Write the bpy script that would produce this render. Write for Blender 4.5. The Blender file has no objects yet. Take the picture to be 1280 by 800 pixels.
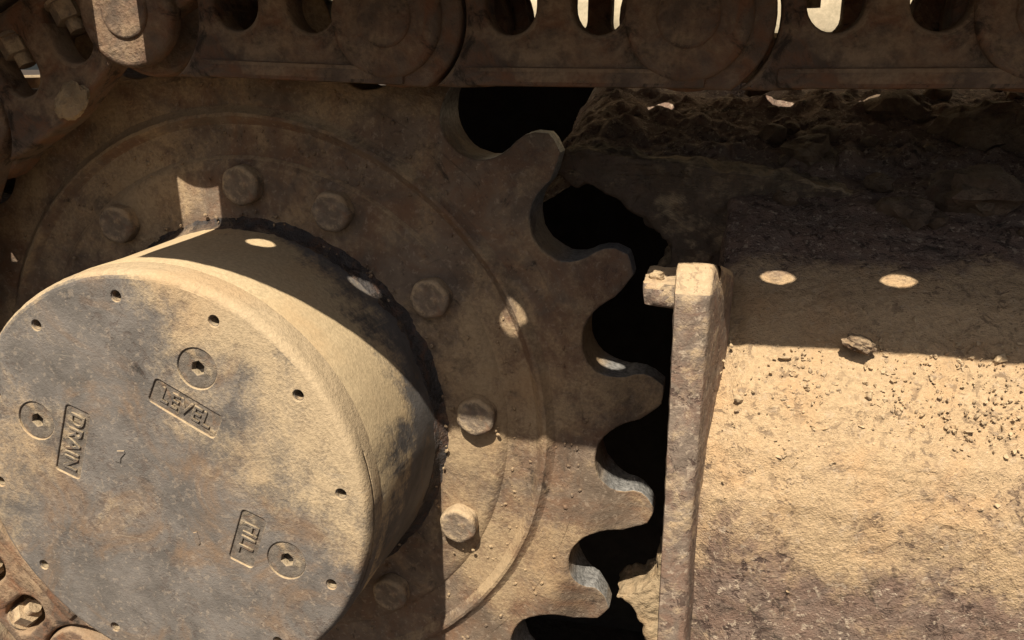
import bpy, bmesh, math, random
from math import sin, cos, pi, radians as R
from mathutils import Vector, Matrix, noise
scene = bpy.context.scene
random.seed(4)

# ------------------------------------------------------------------ camera
cam_d = bpy.data.cameras.new("camera"); cam = bpy.data.objects.new("camera", cam_d)
scene.collection.objects.link(cam); scene.camera = cam
cam_d.sensor_width = 36.0; cam_d.lens = 1045.0 * 36.0 / 1280.0
cam_d.clip_start = 0.02; cam_d.clip_end = 400
YAW, PIT, ROL = 0.25, -0.30, 0.01
M = Matrix.Rotation(YAW, 3, 'Z') @ Matrix.Rotation(PIT, 3, 'X') @ Matrix.Rotation(ROL, 3, 'Y') @ Matrix.Rotation(pi / 2, 3, 'X')
cam.matrix_world = Matrix.Translation((0.3755, -0.599, 0.287)) @ M.to_4x4()

# ------------------------------------------------------------------ light
SUN_EL = R(54.8)
w = bpy.data.worlds.new("World"); scene.world = w; w.use_nodes = True
nt = w.node_tree; nt.nodes.clear()
sky = nt.nodes.new('ShaderNodeTexSky'); sky.sky_type = 'NISHITA'; sky.sun_disc = False
sky.sun_elevation = SUN_EL; sky.sun_rotation = R(180); sky.dust_density = 3.0; sky.air_density = 1.0
bg = nt.nodes.new('ShaderNodeBackground'); bg.inputs['Strength'].default_value = 0.05
wo = nt.nodes.new('ShaderNodeOutputWorld')
nt.links.new(sky.outputs[0], bg.inputs[0]); nt.links.new(bg.outputs[0], wo.inputs[0])
sd = bpy.data.lights.new("sun", 'SUN'); sd.energy = 5.0; sd.angle = R(0.5); sd.color = (1.0, 0.92, 0.79)
sun = bpy.data.objects.new("sun", sd); scene.collection.objects.link(sun)
sun.rotation_euler = Vector((0, cos(SUN_EL), -sin(SUN_EL))).to_track_quat('-Z', 'Y').to_euler()
scene.view_settings.view_transform = 'Standard'; scene.view_settings.look = 'None'
scene.view_settings.exposure = 0.55; scene.view_settings.gamma = 1.0
scene.view_settings.use_curve_mapping = False
scene.render.engine = 'CYCLES'

# ------------------------------------------------------------------ helpers
C = scene.collection
def link(name, me, mat=None, parent=None):
    o = bpy.data.objects.new(name, me); C.objects.link(o)
    if mat is not None and me is not None:
        if len(me.materials) == 0: me.materials.append(mat)
        else: me.materials[0] = mat
    if parent is not None: o.parent = parent
    return o
def tag(o, label, cat, group=None):
    o['label'] = label; o['category'] = cat
    if group: o['group'] = group
    return o
def empty(name, label, cat, loc=(0, 0, 0), group=None):
    o = bpy.data.objects.new(name, None); C.objects.link(o); o.location = loc; o.empty_display_size = .05
    return tag(o, label, cat, group)
def smooth(me, ang=35):
    me.polygons.foreach_set('use_smooth', [True] * len(me.polygons))
    try: me.set_sharp_from_angle(angle=R(ang))
    except Exception: pass
    me.update()
def circ(cx, cz, r, n=32, a0=0):
    return [(cx + r * cos(a0 + 2 * pi * i / n), cz + r * sin(a0 + 2 * pi * i / n)) for i in range(n)]
def plate(name, loops, y0, y1, bevel=0.0, res=2, sm=True):
    """closed outlines in x,z filled (later ones are holes), from y0 (front) to y1 (back)"""
    cu = bpy.data.curves.new(name, 'CURVE'); cu.dimensions = '2D'; cu.fill_mode = 'BOTH'
    cu.extrude = max((y1 - y0) / 2 - bevel, 0); cu.bevel_depth = bevel; cu.bevel_resolution = res
    cu.offset = -bevel
    for lp in loops:
        s = cu.splines.new('POLY'); s.points.add(len(lp) - 1)
        for p, (x, z) in zip(s.points, lp): p.co = (x, z, 0, 1)
        s.use_cyclic_u = True
    ob = bpy.data.objects.new(name, cu); C.objects.link(ob)
    dg = bpy.context.evaluated_depsgraph_get(); dg.update()
    me = bpy.data.meshes.new_from_object(ob.evaluated_get(dg)); me.name = name
    bpy.data.objects.remove(ob); bpy.data.curves.remove(cu)
    yc = (y0 + y1) / 2
    for v in me.vertices: v.co = Vector((v.co.x, yc - v.co.z, v.co.y))
    if sm: smooth(me)
    me.update()
    return me
def lathe(name, prof, n=96, cx=0, cz=0, closed=False, rough=0.0, seed=0, fq=9, mod=None):
    """profile of (r, y) spun about the y axis"""
    vs, fs = [], []
    for i in range(n):
        a = 2 * pi * i / n
        for (r, y) in prof:
            if rough and r > 1e-4:
                q = Vector((cos(a) * fq * r / .16, sin(a) * fq * r / .16, y * 60 + seed))
                d = rough * (noise.fractal(q, 1.0, 2.0, 4) + .5 * noise.noise(q * 6))
            else: d = 0
            if mod: d += mod(a, r, y)
            vs.append((cx + (r + d) * cos(a), y - d * .5, cz + (r + d) * sin(a)))
    m = len(prof)
    for i in range(n):
        j = (i + 1) % n
        for k in range(m - 1 + (1 if closed else 0)):
            l = (k + 1) % m
            fs.append((i * m + k, i * m + l, j * m + l, j * m + k))
    me = bpy.data.meshes.new(name); me.from_pydata(vs, [], fs); me.validate()
    bm = bmesh.new(); bm.from_mesh(me); bmesh.ops.remove_doubles(bm, verts=bm.verts, dist=1e-6)
    bmesh.ops.recalc_face_normals(bm, faces=bm.faces); bm.to_mesh(me); bm.free()
    smooth(me); return me
def box(name, x0, x1, y0, y1, z0, z1, bev=0.002):
    bm = bmesh.new(); bmesh.ops.create_cube(bm, size=1)
    for v in bm.verts:
        v.co = Vector((x0 + (v.co.x + .5) * (x1 - x0), y0 + (v.co.y + .5) * (y1 - y0), z0 + (v.co.z + .5) * (z1 - z0)))
    if bev: bmesh.ops.bevel(bm, geom=list(bm.edges), offset=bev, segments=2, affect='EDGES', profile=.6)
    me = bpy.data.meshes.new(name); bm.to_mesh(me); bm.free(); smooth(me); return me
def lump(name, size, seed, sub=4, amp=.35, flat=1.0, freq=1.2):
    bm = bmesh.new(); bmesh.ops.create_icosphere(bm, subdivisions=sub, radius=1)
    for v in bm.verts:
        q = v.co * freq + Vector((seed * 3.1, seed * 1.7, 0))
        d = 1 + amp * noise.fractal(q, .8, 2.1, 5) + amp * .5 * noise.noise(q * 3.5)
        v.co = Vector((v.co.x * d * size[0], v.co.y * d * size[1], v.co.z * d * size[2]))
    me = bpy.data.meshes.new(name); bm.to_mesh(me); bm.free(); smooth(me, 50); return me

def roughen(me, maxlen, amp, vor=.8):
    bm = bmesh.new(); bm.from_mesh(me)
    bmesh.ops.remove_doubles(bm, verts=bm.verts, dist=1e-6)
    for _ in range(7):
        es = [e for e in bm.edges if e.calc_length() > maxlen]
        if not es: break
        bmesh.ops.subdivide_edges(bm, edges=es, cuts=1, use_grid_fill=False)
        bmesh.ops.triangulate(bm, faces=[f for f in bm.faces if len(f.verts) > 3])
    bm.normal_update()
    for v in bm.verts:
        q = v.co * 30; d = amp * noise.fractal(q, .9, 2.1, 4) + amp * vor * max(0, .5 - noise.voronoi(v.co * 70)[0][0])
        v.co += v.normal * d
    bm.to_mesh(me); bm.free(); smooth(me, 60); return me

# ------------------------------------------------------------------ materials
def nd(nt, t, **k):
    n = nt.nodes.new(t)
    for a, b in k.items(): setattr(n, a, b)
    return n
def grime(name, base, dust, rust, dust_amt=.5, rust_amt=.35, scale=9.0, bump=.4, grit=260.0, rough=.85, dust_shade_dir=None, bigw=1.2, medw=1.0, speck=0.0,
          metal=0.0, up=0.25, seed=0.0, fine=.0016, zdust_light=None, dark=(.02, .017, .014), dark_amt=.0, wear=None, scratches=False):
    """worn steel or soil: base coat, wind-blown dust that lies thicker on upward faces, rust blotches, grit"""
    m = bpy.data.materials.new(name); m.use_nodes = True; t = m.node_tree; L = t.links
    b = t.nodes['Principled BSDF']
    tc = nd(t, 'ShaderNodeTexCoord'); mp = nd(t, 'ShaderNodeMapping'); mp.inputs['Location'].default_value = (seed, seed * .7, -seed)
    L.new(tc.outputs['Object'], mp.inputs[0]); V = mp.outputs[0]
    def noi(sc, det=6, ro=.6, dist=0.0):
        n = nd(t, 'ShaderNodeTexNoise'); n.inputs['Scale'].default_value = sc; n.inputs['Detail'].default_value = det
        n.inputs['Roughness'].default_value = ro; n.inputs['Distortion'].default_value = dist; L.new(V, n.inputs['Vector']); return n.outputs[0]
    def mth(op, a, bb, cl=False):
        n = nd(t, 'ShaderNodeMath', operation=op, use_clamp=cl)
        for i, v in enumerate((a, bb)):
            if isinstance(v, (int, float)): n.inputs[i].default_value = v
            else: L.new(v, n.inputs[i])
        return n.outputs[0]
    def ramp(v, lo, hi):
        n = nd(t, 'ShaderNodeMapRange'); n.inputs[1].default_value = lo; n.inputs[2].default_value = hi; n.interpolation_type = 'SMOOTHSTEP'
        L.new(v, n.inputs[0]); return n.outputs[0]
    def mix(f, a, bb):
        n = nd(t, 'ShaderNodeMix', data_type='RGBA')
        if isinstance(f, float): n.inputs[0].default_value = f
        else: L.new(f, n.inputs[0])
        for i, v in ((6, a), (7, bb)):
            if isinstance(v, tuple): n.inputs[i].default_value = (*v, 1)
            else: L.new(v, n.inputs[i])
        return n.outputs[2]
    big = noi(scale, 5, .62, .6); med = noi(scale * 4.3, 6, .65, .3); fin = noi(grit, 4, .7); micro = noi(grit * 2.6, 2, .6)
    geo = nd(t, 'ShaderNodeNewGeometry'); sep = nd(t, 'ShaderNodeSeparateXYZ'); L.new(geo.outputs['True Normal'], sep.inputs[0])
    # value variation of the base coat
    basec = mix(ramp(med, .3, .7), tuple(c * .72 for c in base), tuple(min(1, c * 1.25) for c in base))
    rr = noi(scale * 2.1, 6, .7, 1.2)
    col = mix(mth('MULTIPLY', ramp(rr, .62 - rust_amt * .45, .80 - rust_amt * .3), .85), basec, rust)
    if dark_amt: col = mix(mth('MULTIPLY', ramp(noi(scale * 3.3, 6, .75, .8), .66 - dark_amt * .4, .76 - dark_amt * .3), .8), col, dark)
    d = mth('ADD', mth('MULTIPLY', big, .62), mth('MULTIPLY', med, .30)); d = mth('ADD', d, mth('MULTIPLY', fin, .12))
    d = mth('ADD', d, mth('MULTIPLY', sep.outputs[2], up * .5))
    if zdust_light:  # height ramp carries settled dust and the mud slab's painted sunlight
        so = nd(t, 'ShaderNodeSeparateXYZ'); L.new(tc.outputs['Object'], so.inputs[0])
        zz = nd(t, 'ShaderNodeMapRange'); zz.inputs[1].default_value = zdust_light[0]; zz.inputs[2].default_value = zdust_light[1]
        L.new(so.outputs[2], zz.inputs[0]); d = mth('ADD', d, mth('MULTIPLY', zz.outputs[0], zdust_light[2]))
    if dust_shade_dir:  # directional ramp carries dust and the painted shade of drum and beam
        vm = nd(t, 'ShaderNodeVectorMath', operation='DOT_PRODUCT'); L.new(tc.outputs['Object'], vm.inputs[0]); vm.inputs[1].default_value = dust_shade_dir[0]
        mr = nd(t, 'ShaderNodeMapRange'); mr.inputs[1].default_value = dust_shade_dir[1]; mr.inputs[2].default_value = dust_shade_dir[2]; L.new(vm.outputs['Value'], mr.inputs[0])
        d = mth('ADD', d, mth('MULTIPLY', mr.outputs[0], dust_shade_dir[3]))
    dm = ramp(d, .62 - dust_amt * .3, .80 - dust_amt * .38)
    dustc = mix(ramp(fin, .35, .7), tuple(c * .86 for c in dust), tuple(min(1, c * 1.1) for c in dust))
    dustc = mix(mth('MULTIPLY', ramp(noi(scale * 1.7, 4, .6), .45, .7), .5), dustc, (dust[0] * 1.0, dust[1] * .86, dust[2] * .74))
    col = mix(dm, col, dustc)
    spk = ramp(noi(grit * .9, 3, .8), .60, .72); col = mix(mth('MULTIPLY', spk, .30), col, tuple(c * .35 for c in dust))
    if speck:    # crumbly coat: pits, dark grains and pale grains a few millimetres wide
        patch = ramp(noi(scale * 1.4, 4, .6, .4), .40, .62)
        g1 = ramp(noi(150, 3, .75, .5), .53, .62); g2 = ramp(noi(210, 3, .7, .3), .56, .66); 
        k1 = mth('MULTIPLY', mth('MULTIPLY', g1, speck), mth('ADD', mth('MULTIPLY', patch, .75), .25))
        col = mix(mth('MULTIPLY', k1, mth('SUBTRACT', 1.15, mth('MULTIPLY', dm, .65)), True), col, (.085, .055, .042))
        col = mix(mth('MULTIPLY', mth('MULTIPLY', g2, speck), mth('SUBTRACT', .75, mth('MULTIPLY', dm, .5)), True), col, (.46, .36, .26))
        spv = k1
    rgh = mth('ADD', mth('MULTIPLY', dm, .1), rough - .07, True)
    metv = None
    if scratches:
        wv = None
        for k, (ang, sc) in enumerate(((.5, 26), (-.85, 21), (1.35, 33))):
            mm = nd(t, 'ShaderNodeMapping'); mm.inputs['Rotation'].default_value = (0, ang, 0); mm.inputs['Scale'].default_value = (1.2, 1, sc)
            L.new(tc.outputs['Object'], mm.inputs[0])
            n = nd(t, 'ShaderNodeTexNoise'); n.inputs['Scale'].default_value = 7 + k; n.inputs['Detail'].default_value = 3; L.new(mm.outputs[0], n.inputs['Vector'])
            s = ramp(n.outputs[0], .725, .75); wv = s if wv is None else mth('MAXIMUM', wv, s)
        col = mix(mth('MULTIPLY', wv, .35), col, (.36, .30, .22))
    if wear:   # polished steel where the chain rubs: flanks beyond a radius
        so2 = nd(t, 'ShaderNodeSeparateXYZ'); L.new(tc.outputs['Object'], so2.inputs[0])
        rad = mth('SQRT', mth('ADD', mth('POWER', so2.outputs[0], 2.0), mth('POWER', so2.outputs[2], 2.0)), 0)
        rw = ramp(mth('ADD', rad, mth('MULTIPLY', med, .014)), wear[0], wear[1])
        ny = mth('SUBTRACT', 1.0, mth('ABSOLUTE', sep.outputs[1], 0)); fl = ramp(ny, .25, .7)
        wm = mth('MULTIPLY', rw, fl); col = mix(wm, col, mix(ramp(fin, .3, .7), (.15, .145, .135), (.42, .40, .37)))
        rgh = mth('SUBTRACT', rgh, mth('MULTIPLY', wm, .38)); metv = mth('MULTIPLY', wm, .4)
    L.new(col, b.inputs['Base Color']); L.new(rgh, b.inputs['Roughness'])
    if metv is not None: L.new(metv, b.inputs['Metallic'])
    else: b.inputs['Metallic'].default_value = metal
    b.inputs['Specular IOR Level'].default_value = .25
    h = mth('ADD', mth('MULTIPLY', med, medw), mth('MULTIPLY', fin, fine / .0016 * .34)); h = mth('ADD', h, mth('MULTIPLY', micro, fine / .0016 * .14))
    h = mth('ADD', h, mth('MULTIPLY', dm, .25)); h = mth('ADD', h, mth('MULTIPLY', big, bigw))
    if speck: h = mth('ADD', h, mth('MULTIPLY', spv, -.22))
    bp = nd(t, 'ShaderNodeBump'); bp.inputs['Strength'].default_value = bump; bp.inputs['Distance'].default_value = .0042
    L.new(h, bp.inputs['Height']); L.new(bp.outputs[0], b.inputs['Normal'])
    return m
DUST = (.52, .39, .23)
m_disk = grime('dusty_sprocket_steel', (.17, .125, .088), (.37, .265, .155), (.19, .105, .06), .46, .50, 8, .50, 330, wear=(.296, .312), up=.2, dark_amt=.2, speck=.4, bigw=.8)
m_drum = grime('dusty_drum_steel', (.13, .118, .108), (.53, .40, .235), (.22, .15, .09), .66, .25, 7, .3, 340, up=.42, dark_amt=.1, seed=3, bigw=.4, medw=.5, dust_shade_dir=((0, 1, 0), -.10, -.01, -.22))  # dust fades rearward, painting the drum side's shade into its colour
m_cover = grime('bare_cover_steel', (.155, .136, .118), (.46, .345, .21), (.22, .145, .09), .25, .35, 6.5, .5, 400, up=.5, seed=7, scratches=True, dark_amt=.12, bigw=.3, medw=.5, speck=.35, dust_shade_dir=((.8, 0, .6), .05, .15, .21))
m_link = grime('rusty_link_steel', (.14, .10, .072), (.29, .205, .13), (.19, .09, .048), .36, .46, 13, .6, 260, up=.45, dark_amt=.35, seed=2)
m_shoe = grime('shoe_steel', (.15, .12, .09), (.36, .27, .17), (.2, .1, .05), .5, .4, 10, .5, 200, seed=5)
m_post = grime('weathered_post_steel', (.21, .16, .12), (.47, .345, .21), (.21, .125, .085), .34, .5, 18, .5, 360, up=.9, seed=9, dark_amt=.25, bigw=.1, medw=.3, speck=.8)
m_frame = grime('caked_frame_soil', (.205, .148, .112), (.50, .35, .20), (.22, .14, .10), .16, .62, 15, .62, 420, up=.0, zdust_light=(-.09, .10, .34), seed=11, fine=.0046, dark_amt=.30, bigw=.2, medw=.5, speck=1.15, dust_shade_dir=((0, 1, 0), -.07, .05, -.55))  # back turns to darker mud and paints in shade under the chain
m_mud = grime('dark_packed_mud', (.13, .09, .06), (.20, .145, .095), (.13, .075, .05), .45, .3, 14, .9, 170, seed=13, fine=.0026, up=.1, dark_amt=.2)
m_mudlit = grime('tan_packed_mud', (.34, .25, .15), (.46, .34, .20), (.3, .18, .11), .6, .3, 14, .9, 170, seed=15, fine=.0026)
m_mudslab = grime('brown_packed_mud', (.10, .072, .05), (.34, .25, .15), (.10, .065, .045), .22, .3, 14, .9, 170, seed=16, fine=.0026, zdust_light=(-.04, -.14, .3), dark_amt=.2)  # pale low down, dark above: sun and shade painted onto the slab
m_crumb = grime('tan_crumb', (.36, .26, .16), (.50, .37, .22), (.28, .19, .12), .5, .3, 60, .3, 300, up=.2, seed=33)
m_clod = grime('brown_clod', (.17, .115, .075), (.36, .26, .16), (.16, .1, .06), .3, .4, 60, .8, 300, up=.3, seed=31, dark_amt=.3)
m_grease = grime('oily_grit', (.06, .052, .048), (.24, .17, .11), (.12, .06, .035), .25, .35, 22, .9, 240, rough=.7, seed=17, dark_amt=.4, fine=.003)
m_dark = grime('shade_dark_steel', (.035, .028, .022), (.06, .046, .034), (.04, .025, .017), .2, .3, 9, .4, 200, seed=19)  # near-black paints shade into sockets, holes and gaps behind the teeth
m_bolt = grime('dusty_bolt_steel', (.21, .16, .115), (.46, .34, .21), (.22, .13, .08), .5, .3, 30, .5, 420, up=.4, seed=21)
m_body = grime('dusty_cream_paint', (.52, .43, .28), (.55, .45, .30), (.35, .25, .16), .55, .1, 3, .2, 120, seed=23)
m_ground = grime('dark_yard_soil', (.045, .034, .025), (.065, .048, .034), (.05, .037, .026), .5, .3, 2.2, .9, 60, seed=25, fine=.004)  # unseen soil kept dark to cut light bouncing into the shade
m_recess = grime('label_recess_steel', (.15, .125, .10), (.36, .28, .18), (.2, .12, .07), .3, .3, 30, .5, 380, up=.5, seed=8)

# ------------------------------------------------------------------ the setting
gm = bpy.data.meshes.new('ground')
gm.from_pydata([(-150, -150, -.425), (150, -150, -.425), (150, 150, -.425), (-150, 150, -.425)], [], [(0, 1, 2, 3)])
g = link('ground', gm, m_ground); g['kind'] = 'structure'

# ------------------------------------------------------------------ excavator body seen through the chain
body = empty('excavator_body', 'sunlit cream painted machine body glimpsed through the openings of the track chain', 'excavator body', (0, 1.1, .3))
bm_ = box('body_panel', -2.4, 2.6, 0, .9, .02, 1.4, .02); link('body_panel', bm_, m_body, body)
link('bottom_rail', box('bottom_rail', -2.4, 2.6, -.03, .02, .03, .10, .008), m_body, body)

# ------------------------------------------------------------------ sprocket
spr = empty('drive_sprocket', 'large dusty toothed drive sprocket wheel behind the round gear cover', 'sprocket')
N = 20; PH = R(33.2)
def tooth_outline():
    pts = []
    rc, rv, rt = .3205, .0315, .3365       # valley circle centre, its radius, tip radius
    for k in range(N):
        a = PH + k * 2 * pi / N; c, s = cos(a), sin(a); jit = random.uniform(-.0012, .0012)
        loc = []
        loc.append((rt - .003, -.0395)); loc.append((rt - .009, -.0345))
        for i in range(17):
            t = pi / 2 + (pi * i / 16)                    # open side outwards
            loc.append((rc + jit + rv * cos(t) * 1.0, -rv * sin(t)))
        loc.append((rt - .010, .0350)); loc.append((rt - .003, .0400))
        loc.append((rt + .0005, .0430 + jit)); loc.append((rt + .001, .0525)); loc.append((rt + .0005, .0590))
        for (u, v) in loc:
            v += max(0, u - .312) * .14
            q = Vector((u * 40 + k * 7, v * 40, k)); e = .0011 * noise.noise(q * 2.5)
            pts.append(((u + e) * c - (v + e) * s, (u + e) * s + (v + e) * c))
    return pts
out = tooth_outline()
tr = plate('toothed_ring', [out, circ(0, 0, .276, 120)[::-1]], 0, .05, .0016, 2)
tr = roughen(tr, .007, .0005, 0)
for v in tr.vertices:      # the teeth thin out towards their tips
    rr = math.hypot(v.co.x, v.co.z); k = max(0, (rr - .290) / .046); k = k * k * (3 - 2 * k) if k < 1 else 1
    v.co.y += (.025 - v.co.y) * .58 * k
smooth(tr, 40)
link('toothed_ring', tr, m_disk, spr)
link('wheel_disk', plate('wheel_disk', [circ(0, 0, .2795, 160), circ(0, 0, .14, 96)[::-1]], -.0003, .048, 0), m_disk, spr)
link('mounting_flange', lathe('mounting_flange', [(.150, .0), (.150, -.0045), (.209, -.0045), (.2155, -.0030), (.2185, .0), (.2185, .002)], 220, rough=.0004, fq=5), m_disk, spr)
link('raised_ridge', lathe('raised_ridge', [(.240, .0010), (.2430, -.0008), (.2460, -.0045), (.2485, -.0062), (.2510, -.0058), (.2530, -.0035), (.2560, -.0008), (.260, .0012)], 240, rough=.0005, seed=4, fq=4), m_disk, spr)
def hexbolt(name, r, h, parent, mat, bevel=.0035):
    me = plate(name, [rrect(0, 0, 0, 0, 0, -r)] if False else [[(r * (1 - .06 * (1 - cos(6 * a)) * .5) * cos(a), r * (1 - .06 * (1 - cos(6 * a)) * .5) * sin(a)) for a in [2 * pi * i / 48 for i in range(48)]]], -h, .002, bevel, 5)
    return me
hb = hexbolt('bolt_head', .0162, .0125, spr, m_bolt, .0035)
for k in range(12):
    a = R(5 + 30 * k - (7 if k == 3 else 0))
    o = link('bolt', hb, m_bolt, spr); o.location = (.196 * cos(a), -.004, .196 * sin(a)); o.rotation_euler = (random.uniform(-.03, .03), random.uniform(0, 1), 0)
# small crumbs of soil stuck on the wheel face are one countless scatter
crumbs = bmesh.new()
for i in range(520):
    a = random.uniform(0, 2 * pi); r = random.choice([random.uniform(.222, .24), random.uniform(.258, .285), random.uniform(.163, .175), random.uniform(.2, .28)])
    s = random.uniform(.0006, .0017); y = -.0005 if r > .218 else -.0075
    mt = Matrix.Translation((r * cos(a), y, r * sin(a))) @ Matrix.Rotation(random.random() * 6, 4, 'Y') @ Matrix.Diagonal((s * 1.5, s, s, 1))
    bmesh.ops.create_icosphere(crumbs, subdivisions=1, radius=1, matrix=mt)
cm = bpy.data.meshes.new('soil_crumbs'); crumbs.to_mesh(cm); crumbs.free()
o = link('soil_crumbs', cm, m_disk, spr); o['kind'] = 'stuff'

# ------------------------------------------------------------------ final drive
fd = empty('final_drive', 'round grey final drive drum with embossed DRAIN, LEVEL and FILL plugs', 'final drive')
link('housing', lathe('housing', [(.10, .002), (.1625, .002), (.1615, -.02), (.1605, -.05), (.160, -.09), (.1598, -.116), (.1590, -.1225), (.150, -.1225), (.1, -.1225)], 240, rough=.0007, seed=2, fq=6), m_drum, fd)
link('grime_collar', lathe('grime_collar', [(.1585, -.020), (.1618, -.017), (.1632, -.010), (.1660, -.0065), (.1700, -.0038)], 360, rough=.0012, seed=9, fq=14), m_grease, fd)
F = -.1445
holes = [circ(.141 * cos(R(5 + 30 * k)), .141 * sin(R(5 + 30 * k)), .0040, 16)[::-1] for k in range(12)]
plugs = [(-.0965, .042), (.0425, .0935), (.0945, -.0455)]
pr = .0148
holes += [circ(x, z, pr, 40)[::-1] for x, z in plugs]
def rrect(cx, cz, ang, L, W, r=.003, n=4):
    pts = []
    for (sx, sz, a0) in ((1, 1, 0), (-1, 1, pi / 2), (-1, -1, pi), (1, -1, 3 * pi / 2)):
        for i in range(n + 1):
            a = a0 + pi / 2 * i / n
            pts.append((sx * (L / 2 - r) + r * cos(a), sz * (W / 2 - r) + r * sin(a)))
    c, s = cos(ang), sin(ang)
    return [(cx + x * c - z * s, cz + x * s + z * c) for x, z in pts]
labels = [('DRAIN', -.068, .028, R(-110), .057, .0205), ('LEVEL', .029, .0635, R(-27), .054, .0195), ('FILL', .0655, -.0325, R(-111), .044, .0195)]
holes += [rrect(x, z, a, L, W)[::-1] for (_, x, z, a, L, W) in labels]
def rim(r, n=180):
    return [((r + .0007 * noise.noise(Vector((cos(a) * 5, sin(a) * 5, 1))) + .0004 * noise.noise(Vector((cos(a) * 23, sin(a) * 23, 1)))) * cos(a),
             (r + .0007 * noise.noise(Vector((cos(a) * 5, sin(a) * 5, 1))) + .0004 * noise.noise(Vector((cos(a) * 23, sin(a) * 23, 1)))) * sin(a)) for a in [2 * pi * i / n for i in range(n)]]
link('cover_plate', plate('cover_plate', [rim(.1535)] + holes, F, -.131, .0006, 2), m_cover, fd)
def seam(a, r, y):
    deg = math.degrees(a); deg = deg - 360 if deg > 180 else deg
    k = max(0, min(1, (15 - deg) / 5)) * max(0, min(1, (deg + 34) / 20))
    return (-.0055 if abs(y + .1340) < .0004 else 0) * k
link('cover_rim', lathe('cover_rim', [(.150, -.1440), (.1530, -.14455), (.1553, -.1440), (.1570, -.1425), (.1582, -.1398), (.1588, -.1368), (.1589, -.1352), (.1589, -.1340), (.1590, -.1328), (.1594, -.130), (.1594, -.1222), (.150, -.122)], 300, rough=.0005, seed=5, fq=5, mod=seam), m_cover, fd)
sock = [circ(.141 * cos(R(5 + 30 * k)), .141 * sin(R(5 + 30 * k)), .0034, 12)[::-1] for k in range(12)] + [circ(x, z, pr - .0005, 30)[::-1] for x, z in plugs]
link('recess_floor', plate('recess_floor', [circ(0, 0, .1500, 96)] + sock, -.1431, -.1365, 0), m_recess, fd)
link('inner_face', plate('inner_face', [circ(0, 0, .1500, 64)], -.1345, -.1325, 0), m_dark, fd)  # near-black disc paints the shade at the bottom of the cover holes
hexh = circ(0, 0, .0052, 6, .3)
pm = plate('filler_plug', [circ(0, 0, pr - .0004, 40), hexh[::-1]], -.1438, -.1365, .0006, 2)
pb = plate('plug_socket', [circ(0, 0, .0062, 12)], -.1385, -.1372, 0)
for i, (x, z) in enumerate(plugs):
    o = link('threaded_plug', pm, m_recess, fd); o.location = (x, .0005, z)
    s_ = link('hex_socket', pb, m_dark, o)
# the sockets need depth: floor painted dark as shade sits 3 mm down, lower wall catches sun
def text(s, x, z, ang, size, parent):
    cu = bpy.data.curves.new('raised_letters', 'FONT'); cu.body = s; cu.size = size; cu.extrude = .0006; cu.bevel_depth = .0003; cu.bevel_resolution = 1
    cu.align_x = 'CENTER'; cu.align_y = 'CENTER'; cu.offset = -.0001
    ob = bpy.data.objects.new('t', cu); C.objects.link(ob)
    dg = bpy.context.evaluated_depsgraph_get(); dg.update()
    me = bpy.data.meshes.new_from_object(ob.evaluated_get(dg)); bpy.data.objects.remove(ob); bpy.data.curves.remove(cu)
    c, s2 = cos(ang), sin(ang)
    for v in me.vertices:
        a, b, d = v.co; v.co = Vector((x + a * c - b * s2, -.1436 - d, z + a * s2 + b * c))
    me.name = 'raised_letters'
    o = link('raised_letters', me, m_recess, parent); o['label'] = 'raised cast lettering reading ' + s
    return o
for (s, x, z, a, L, W) in labels: text(s, x, z, a, .0160, fd)
# two small cast marks and dents
link('cast_mark', plate('cast_mark', [[(-.034, .017), (-.031, .0255), (-.025, .0262), (-.0245, .024), (-.0285, .020), (-.0295, .016)]], F - .0008, F + .002, .0005), m_cover, fd)
link('cast_mark', plate('cast_mark', [[(.0225, -.033), (.0255, -.032), (.0275, -.041), (.0255, -.043)]], F - .0008, F + .002, .0005), m_cover, fd)

# travel motor housing behind the wheel
tm = empty('travel_motor', 'dark shaded motor housing hidden behind the drive sprocket', 'motor')
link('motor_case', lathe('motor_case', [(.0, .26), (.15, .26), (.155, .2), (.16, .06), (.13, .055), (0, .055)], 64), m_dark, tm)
tag(link('added_guard_plate', box('added_guard_plate', -.7, 1.5, .33, .35, -.424, .262, .003), m_dark), 'added black guard plate standing in for the shade behind the sprocket teeth', 'guard plate')  # added plate, near-black so the gaps between the teeth look shaded

# ------------------------------------------------------------------ chain link prototype, local origin at its left pin
P = .19
def arc(cx, cz, r, a0, a1, n):
    return [(cx + r * cos(R(a0 + (a1 - a0) * i / n)), cz + r * sin(R(a0 + (a1 - a0) * i / n))) for i in range(n + 1)]
ZB, ZT = -.042, .048
def rail_loops(wide=False, rise=0.0):
    a = math.degrees(math.asin(.042 / .05)); b = math.degrees(math.asin(.042 / .0525))
    out = [(x, max(z, ZB + rise)) for x, z in arc(P, 0, .05, -a, 74, 18)]
    out += [(.16, ZT), (.06, ZT)]
    out += arc(0, 0, .0525, 66, -b, 18)
    lo = []
    x0, x1 = out[-1][0], out[0][0]
    for i in range(1, 12):
        t = i / 12; lo.append((x0 + (x1 - x0) * t, ZB + .0022 * (t > .15) * sin(pi * (t - .15) / .85) + .0006 * sin(i * 5) + rise * min(1, max(0, (t - .35) / .5))))
    out += lo
    wins = []
    for cx, hw, zb in (((.0745, .0285, -.0125), (.139, .0175, -.0125)) if wide else ((.0815, .0160, -.0105), (.1365, .0165, -.0105))):
        wl = [(cx + hw * cos(t) * 1.0, zb + .0165 + .0165 * sin(t)) for t in [pi + pi * i / 14 for i in range(15)]]
        wl += [(cx + hw, .026), (cx + hw * .7, .035), (cx - hw * .7, .035), (cx - hw, .026)]
        wins.append(wl[::-1])
    return [out] + wins
RL = rail_loops(); RLB = rail_loops(True); RLR = rail_loops(False, .027)
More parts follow.
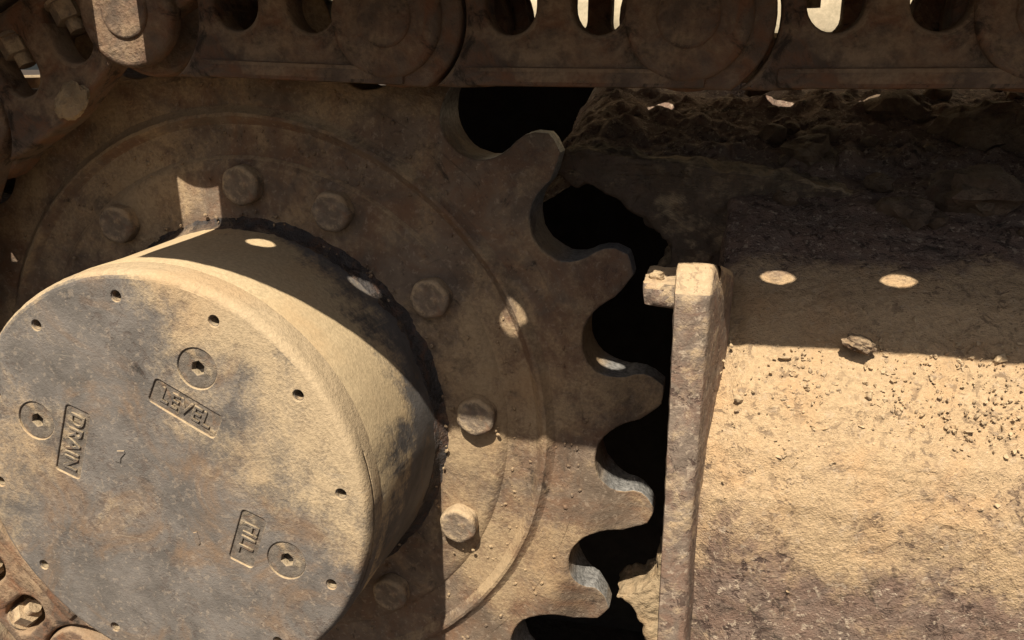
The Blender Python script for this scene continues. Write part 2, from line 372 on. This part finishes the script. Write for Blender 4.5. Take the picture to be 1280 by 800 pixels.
RISE = plate('link_rail', RLR, -.067, -.043, .0035, 3)  # underside lifted so the sun patch on the wheel reaches higher
def rail_meshes(front):
    ms = []
    def yy(a, b): return (a, b) if front else (.05 - b, .05 - a)
    y0, y1 = yy(-.067, -.043); ms.append(('link_rail', plate('link_rail', RL if front else RLB, y0, y1, .0035, 3), m_link))
    y0, y1 = yy(-.047, -.020); ms.append(('link_eye', plate('link_eye', [circ(0, 0, .044, 40)], y0, y1, .003, 2), m_link))
    y0, y1 = yy(-.0725, -.060); ms.append(('pin_boss', plate('pin_boss', [circ(P, 0, .0375, 48)], y0, y1, .004, 3), m_link))
    y0, y1 = yy(-.0745, -.060); ms.append(('pin_end', plate('pin_end', [circ(P, 0, .0185, 40)], y0, y1, .0022, 3), m_link))
    if front:
        ms.append(('running_lip', box('running_lip', .052, P + .012, -.0705, -.060, ZB + .0008, ZB + .0125, .0028), m_link))
    return ms
PARTS = []
for fr in (True, False): PARTS += rail_meshes(fr)
PARTS.append(('bushing', lathe('bushing', [(.012, -.02), (.027, -.02), (.027, .07), (.012, .07)], 32), m_link))
hx = [circ(0, 0, .0115, 6)]
def vert_nut(x, y):
    bm = bmesh.new()
    for (r, z0, z1, n) in ((.0118, .0205, .034, 6), (.0062, .012, .034, 14), (.0135, .033, .0355, 20)):
        mt = Matrix.Translation((x, y, (z0 + z1) / 2))
        bmesh.ops.create_cone(bm, cap_ends=True, segments=n, radius1=r, radius2=r, depth=z1 - z0, matrix=mt)
    me = bpy.data.meshes.new('shoe_nut'); bm.to_mesh(me); bm.free(); smooth(me); return me
for y in (-.055, .105):
    for x in (.0815, .1365): PARTS.append(('shoe_nut', vert_nut(x, y), m_bolt))
# shoe: a holed plate in x,y with three grouser bars; built lying down then turned flat
def shoe_mesh(extra, X1=.189, X0=.007):
    Y0, Y1 = -.263, .313
    hl = [(.064, -.195, .0115), (.137, -.195, .0112)] + extra
    loops = [[(X0, Y0), (X1, Y0), (X1, Y1), (X0, Y1)]] + [circ(x, y, r, 24)[::-1] for x, y, r in hl]
    me = plate('shoe_plate', loops, -.005, .005, .001, 1)
    for v in me.vertices: v.co = Vector((v.co.x, v.co.z, .0575 + .0 - v.co.y))
    me.flip_normals(); me.update(); return me
SHOE = shoe_mesh([]); SHOE_S = shoe_mesh([(.151, .152, .013)]); SHOE_R = shoe_mesh([(.071, .152, .013), (.151, .152, .013)]); SHOE_B = shoe_mesh([], .188); SHOE_X = shoe_mesh([], X0=.010)  # rear holes and shifted edges added to shape sun glints and patch
def grouser_mesh(x):
    return box('grouser_bar', x - .006, x + .006, -.262, .312, .0615, .088, .003)
GR = [grouser_mesh(x) for x in (.022, .098, .174)]
LIP = box('overlap_lip', .186, .2015, -.262, .312, .0485, .0535, .0015)
chain_group = 'links of the crawler track chain'
def make_link(label, lip=True, shoe=SHOE, rise=False):
    root = bpy.data.objects.new('track_link', None); C.objects.link(root); root.empty_display_size = .03
    for q, (nme, me, mt) in enumerate(PARTS):
        if rise and nme == 'running_lip': continue
        link(nme, RISE if (rise and q == 0) else me, mt, root)
    link('shoe_plate', shoe, m_shoe, root)
    for me in GR: link('grouser_bar', me, m_shoe, root)
    if lip: link('overlap_lip', LIP, m_shoe, root)
    tag(root, label, 'track link', chain_group); return root
RP = P / (2 * sin(pi / 10))
ZC = RP * .9999
ZC = .3115
seq = []       # (left pin x, z, angle, label)
tops = [(-.031, .3225), (.159, .3145), (.349, .3115), (.539, .3110), (.729, .3110), (.919, .3110)]
labs_t = ['upper track link above the wheel top, just right of the sunlit gap', 'middle upper track link between two pin ends, above the widest gap of sprocket teeth',
          'upper track link with bright crescents in its windows, above the end post', 'upper track link at the far right edge of the chain', 'track link beyond the right edge, over the beam']
for (a, b, lab) in zip(tops, tops[1:], labs_t):
    seq.append((a[0], a[1], math.degrees(math.atan2(b[1] - a[1], b[0] - a[0])), lab))
prev = tops[0]
labs = ['curving track link at the upper left with dried mud on its face', 'shaded track link at the left edge, curving down round the sprocket',
        'track link left of the drum, on the side of the sprocket', 'sunlit track link at the lower left with bolt nuts in its windows',
        'bottom track link below the drum, curving under the sprocket']
for k, rad in enumerate((.316, .313, .311, .309, .309)):
    r0 = math.hypot(*prev); a_ = math.atan2(prev[1], prev[0])
    da = math.acos((r0 * r0 + rad * rad - P * P) / (2 * r0 * rad))
    nx, nz = rad * cos(a_ + da), rad * sin(a_ + da)
    seq.append((nx, nz, math.degrees(math.atan2(prev[1] - nz, prev[0] - nx)), labs[k])); prev = (nx, nz)
first = None
for i, (x, z, th, lab) in enumerate(seq):
    o = make_link(lab, lip=(i != 5), shoe=SHOE_X if i == 0 else SHOE_S if i == 1 else SHOE_R if i in (2, 3) else SHOE_B if i == 5 else SHOE, rise=(i == 5))  # lip left off the first curving link to open the sunlit gap
    o.location = (x, 0, z); o.rotation_euler = (0, -R(th), 0)

# ------------------------------------------------------------------ track frame: end post, tab, soil covered beam
tf = empty('undercarriage_beam', 'undercarriage beam caked in tan soil on the right, with its upright end post', 'track frame')
def rough_outline(pts, step=.006, amp=.0008, seed=0):
    out = []
    for i in range(len(pts)):
        a = Vector(pts[i]); b = Vector(pts[(i + 1) % len(pts)]); n = max(1, int((b - a).length / step))
        for k in range(n):
            p = a.lerp(b, k / n); q = Vector((p.x * 90, p.y * 90, seed))
            out.append((p.x + amp * noise.noise(q), p.y + amp * noise.noise(q + Vector((9, 9, 9)))))
    return out
def rough_block(name, x0, x1, y0, y1, z0, z1, step=.004, amp=.0012, seed=0, taper=None):
    """box of fine faces with soft worn edges and an uneven surface"""
    bm = bmesh.new()
    nx, ny, nz = [max(2, int((b - a) / step)) for a, b in ((x0, x1), (y0, y1), (z0, z1))]
    vid = {}
    def V(i, j, k):
        if (i, j, k) not in vid:
            u, v, w_ = i / nx, j / ny, k / nz
            p = Vector((x0 + u * (x1 - x0), y0 + v * (y1 - y0), z0 + w_ * (z1 - z0)))
            ce = Vector(((x0 + x1) / 2, (y0 + y1) / 2, (z0 + z1) / 2)); rr = .0022
            inner = Vector((min(max(p.x, x0 + rr), x1 - rr), min(max(p.y, y0 + rr), y1 - rr), min(max(p.z, z0 + rr), z1 - rr)))
            d = p - inner
            if d.length > 1e-9: d = d.normalized(); p = inner + d * rr
            q = p * 70 + Vector((seed, seed, 0)); p += d * amp * (noise.fractal(q, .9, 2.1, 4) + .4 * noise.noise(q * 5))
            if taper: p = taper(p)
            vid[(i, j, k)] = bm.verts.new(p)
        return vid[(i, j, k)]
    for i in range(nx):
        for k in range(nz):
            for j, fl in ((0, 0), (ny, 1)):
                f = [V(i, j, k), V(i + 1, j, k), V(i + 1, j, k + 1), V(i, j, k + 1)]; bm.faces.new(f[::-1] if fl else f)
    for j in range(ny):
        for k in range(nz):
            for i, fl in ((0, 1), (nx, 0)):
                f = [V(i, j, k), V(i, j + 1, k), V(i, j + 1, k + 1), V(i, j, k + 1)]; bm.faces.new(f[::-1] if fl else f)
    for i in range(nx):
        for j in range(ny):
            for k, fl in ((0, 1), (nz, 0)):
                f = [V(i, j, k), V(i + 1, j, k), V(i + 1, j + 1, k), V(i, j + 1, k)]; bm.faces.new(f[::-1] if fl else f)
    me = bpy.data.meshes.new(name); bm.to_mesh(me); bm.free(); smooth(me, 60); return me
def post_shape(p):
    t = (p.y + .150) / .1
    if p.x > .365: p.x += -.0045 + .0125 * min(1, t * 1.6) - .003 * max(0, min(1, (.17 - p.z) / .15))
    if p.z > .164 and p.y < -.128: p.y += (p.z - .164) * 1.0
    if p.y > -.13 and p.z > .1: p.z -= (p.y + .13) * .35
    return p
link('end_post', rough_block('end_post', .3525, .3765, -.150, -.05, -.424, .1785, .0035, .0005, 3, post_shape), m_post, tf)
link('stop_tab', rough_block('stop_tab', .3345, .356, -.143, -.100, .1540, .1685, .003, .0012, 8), m_post, tf)

prof = [(-.130, -.424), (-.134, -.25), (-.137, -.10), (-.1375, 0), (-.1355, .035), (-.128, .066), (-.112, .096), (-.091, .119), (-.060, .142),
        (-.03, .157), (.01, .174), (.06, .192), (.12, .212), (.19, .232), (.27, .252), (.325, .262), (.37, .262), (.40, .24), (.41, -.424)]
def resample(pr, steps):
    L = [0]
    for a, b in zip(pr, pr[1:]): L.append(L[-1] + math.dist(a, b))
    out = []; n = len(steps)
    for s in steps:
        i = 0
        while i < len(L) - 2 and L[i + 1] < s: i += 1
        t = (s - L[i]) / (L[i + 1] - L[i]); out.append((pr[i][0] + (pr[i + 1][0] - pr[i][0]) * t, pr[i][1] + (pr[i + 1][1] - pr[i][1]) * t))
    return out, L[-1]
_, LT = resample(prof, [0])
steps = [0]
while steps[-1] < LT - .004:
    s = steps[-1]; steps.append(s + (.0022 if .17 < s < .95 else .02))
pts, _ = resample(prof, steps)
xs = []; x = .3705
while x < 1.02: xs.append(x); x += .0023 if x < .72 else .01
def soil_height(x, s, z, y):
    q = Vector((x, s * 1.0, 0))
    upness = max(0, min(1, (s - .50) / .12)); back = max(0, min(1, (s - .62) / .15))
    h = .0022 * noise.fractal(q * 14, 1.0, 2.0, 3)
    h += (.0007 + .0012 * max(0, noise.noise(q * 9))) * noise.fractal(q * 70 + Vector((5, 1, 2)), .8, 2.2, 4)
    c = noise.noise(q * 26 + Vector((3, 8, 1))); crumbly = max(0, c - .02) * 2.2
    f1 = noise.fractal(q * 260, .6, 2.0, 3)
    h += f1 * (.0006 + .0016 * min(1, crumbly))
    if back > 0:
        d = noise.voronoi(q * 38 + Vector((1, 4, 0)))[0]
        h += back * (.010 * max(0, .55 - d[0]) * (1.0 + noise.noise(q * 12)) * 1.6)
        d = noise.voronoi(q * 95)[0]; h += back * .004 * max(0, .5 - d[0]) * 1.5
        h += back * .008 * noise.fractal(q * 18 + Vector((7, 7, 7)), .9, 2.0, 3)
    return h
n = len(pts)
def soil_sheet(xs, j0, xleft, fade):
    vs = []; fs = []; m = n - j0
    for xi in xs:
        edge = min(1, (xi - xleft) / fade)
        for j in range(j0, n):
            y, z = pts[j]
            a = pts[max(0, j - 1)]; b = pts[min(n - 1, j + 1)]; ty, tz = b[0] - a[0], b[1] - a[1]; l = math.hypot(ty, tz)
            ny, nz = -tz / l, ty / l
            h = soil_height(xi, steps[j], z, y) - (1 - edge) * (.006 if j0 == 0 else .03 * (1 - edge)) - (0 if j0 == 0 else .0009)
            wig = .006 * noise.noise(Vector((xi * 6, 0, 4))) * max(0, min(1, (steps[j] - .5) / .1))
            sh = (1 - edge) * .0085 * max(0, min(1, (y + .136) / .03)) if edge < 1 and j0 == 0 else 0
            vs.append((xi + sh + .0015 * (1 - edge) * noise.noise(Vector((0, y * 80, z * 80))), y + ny * (h + wig), z + nz * (h + wig)))
    for i in range(len(xs) - 1):
        for j in range(m - 1):
            fs.append((i * m + j, (i + 1) * m + j, (i + 1) * m + j + 1, i * m + j + 1))
    return vs, fs, m
vs, fs, m = soil_sheet(xs, 0, .3705, .024)
fs.append(tuple(range(0, n)))
me = bpy.data.meshes.new('soil_covered_beam'); me.from_pydata(vs, [], fs)
me.polygons.foreach_set('use_smooth', [True] * len(me.polygons)); me.polygons[len(fs) - 1].use_smooth = False; me.update()
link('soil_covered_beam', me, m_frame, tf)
j0 = next(j for j in range(n) if pts[j][0] > .058)
xl = []; x = .222
while x < .402: xl.append(x); x += .0023
vs, fs, m = soil_sheet(xl, j0, .222, .05)
me = bpy.data.meshes.new('soil_bank'); me.from_pydata(vs, [], fs)
me.polygons.foreach_set('use_smooth', [True] * len(me.polygons)); me.update()
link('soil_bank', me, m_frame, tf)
# crumbs of soil clinging to the beam, too many to count
bm = bmesh.new()
for i in range(6500):
    x = random.uniform(.38, .62); s_ = random.uniform(.40, .60)
    dens = .10 + max(0, noise.noise(Vector((x * 22, s_ * 22, 3)))) * 1.6 + (.5 if x > .46 and .5 < s_ < .60 else 0)
    if random.random() > dens * min(1, max(.06, (s_ - .44) / .07)) * (.25 if s_ > .572 else 1): continue
    (yy_, zz_), _t = resample(prof, [s_])[0][0], 0
    rr = random.choice([.0004, .0005, .0006, .0008, .001, .0015]) * random.uniform(.7, 1.2)
    rr *= 2.3 if random.random() < .02 else .75
    mt = Matrix.Translation((x, yy_ - rr * .2, zz_ + rr * .1)) @ Matrix.Rotation(random.random() * 6, 4, Vector((random.random(), random.random(), .5)).normalized()) @ Matrix.Diagonal((rr * random.uniform(1, 1.9), rr, rr * random.uniform(.5, .9), 1))
    res = bmesh.ops.create_icosphere(bm, subdivisions=1, radius=1, matrix=mt)
    for v in res['verts']: v.co += Vector((random.uniform(-1, 1), random.uniform(-1, 1), random.uniform(-1, 1))) * rr * .38
me = bpy.data.meshes.new('soil_crumbs'); bm.to_mesh(me); bm.free()
o = link('soil_crumbs', me, m_crumb, tf); o['kind'] = 'stuff'
# lumps of soil fallen on the beam in the shade
def beam_yz(s):
    p, _ = resample(prof, [s]); return p[0]
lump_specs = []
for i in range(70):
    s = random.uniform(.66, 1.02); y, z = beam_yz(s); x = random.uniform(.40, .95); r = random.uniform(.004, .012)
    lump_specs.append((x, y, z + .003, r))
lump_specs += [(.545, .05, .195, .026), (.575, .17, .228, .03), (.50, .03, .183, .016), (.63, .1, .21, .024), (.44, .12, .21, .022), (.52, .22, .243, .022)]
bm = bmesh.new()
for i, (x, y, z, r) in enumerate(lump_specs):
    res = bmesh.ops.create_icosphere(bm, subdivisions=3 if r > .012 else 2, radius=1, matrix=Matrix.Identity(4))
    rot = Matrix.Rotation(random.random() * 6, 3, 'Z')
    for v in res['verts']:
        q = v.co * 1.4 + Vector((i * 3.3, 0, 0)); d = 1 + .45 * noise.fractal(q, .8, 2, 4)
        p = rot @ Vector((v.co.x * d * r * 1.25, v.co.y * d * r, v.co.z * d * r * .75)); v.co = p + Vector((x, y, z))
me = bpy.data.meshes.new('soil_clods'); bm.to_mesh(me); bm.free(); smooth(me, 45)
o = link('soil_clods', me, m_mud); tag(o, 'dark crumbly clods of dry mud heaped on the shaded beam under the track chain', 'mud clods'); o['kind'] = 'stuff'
o = link('soil_clod', lump('soil_clod', (.0095, .0062, .0045), 3, 4, .35), m_frame); o.location = (.4585, -.0965, .1255); o.rotation_euler = (.2, .25, 0)
o.data.materials[0] = m_clod; tag(o, 'loose brown soil clod lying on the lit edge of the beam, at the shadow line', 'clod')
o = link('pebble', lump('pebble', (.0042, .0035, .003), 6, 3, .25), m_mudlit); o.location = (.3415, -.133, .1702)
tag(o, 'small round pebble resting on the tab of the end post', 'pebble')

# packed mud plate behind the teeth, scalloped where the bushings sweep
mp_ = [(.262, .222), (.252, .219), (.246, .214), (.244, .203), (.259, .195), (.287, .187), (.313, .172), (.330, .158), (.337, .148), (.335, .133), (.327, .116), (.338, .103),
       (.348, .09), (.350, 0), (.350, -.125), (.339, -.133), (.337, -.148), (.326, -.165), (.3035, -.179), (.318, -.189), (.328, -.203), (.334, -.222), (.332, -.26), (.34, -.30), (.40, -.32), (.50, -.2), (.52, .15), (.50, .17), (.46, .195), (.42, .203), (.38, .207), (.34, .212), (.31, .216), (.28, .222)]
me = plate('packed_mud', [rough_outline(mp_, .004, .0022, 2)], .052, .095, .003, 2)
me = roughen(me, .004, .0045, 1.6)
tag(link('packed_mud', me, m_mudslab), 'packed mud slab between wheel and beam, its edge scalloped by the teeth', 'mud')
# dried mud stuck on the upper left link
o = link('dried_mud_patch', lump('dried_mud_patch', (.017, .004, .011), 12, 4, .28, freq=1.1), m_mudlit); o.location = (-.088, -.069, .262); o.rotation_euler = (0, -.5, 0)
tag(o, 'pale grey crust of dried mud stuck to the link at upper left', 'mud crust')
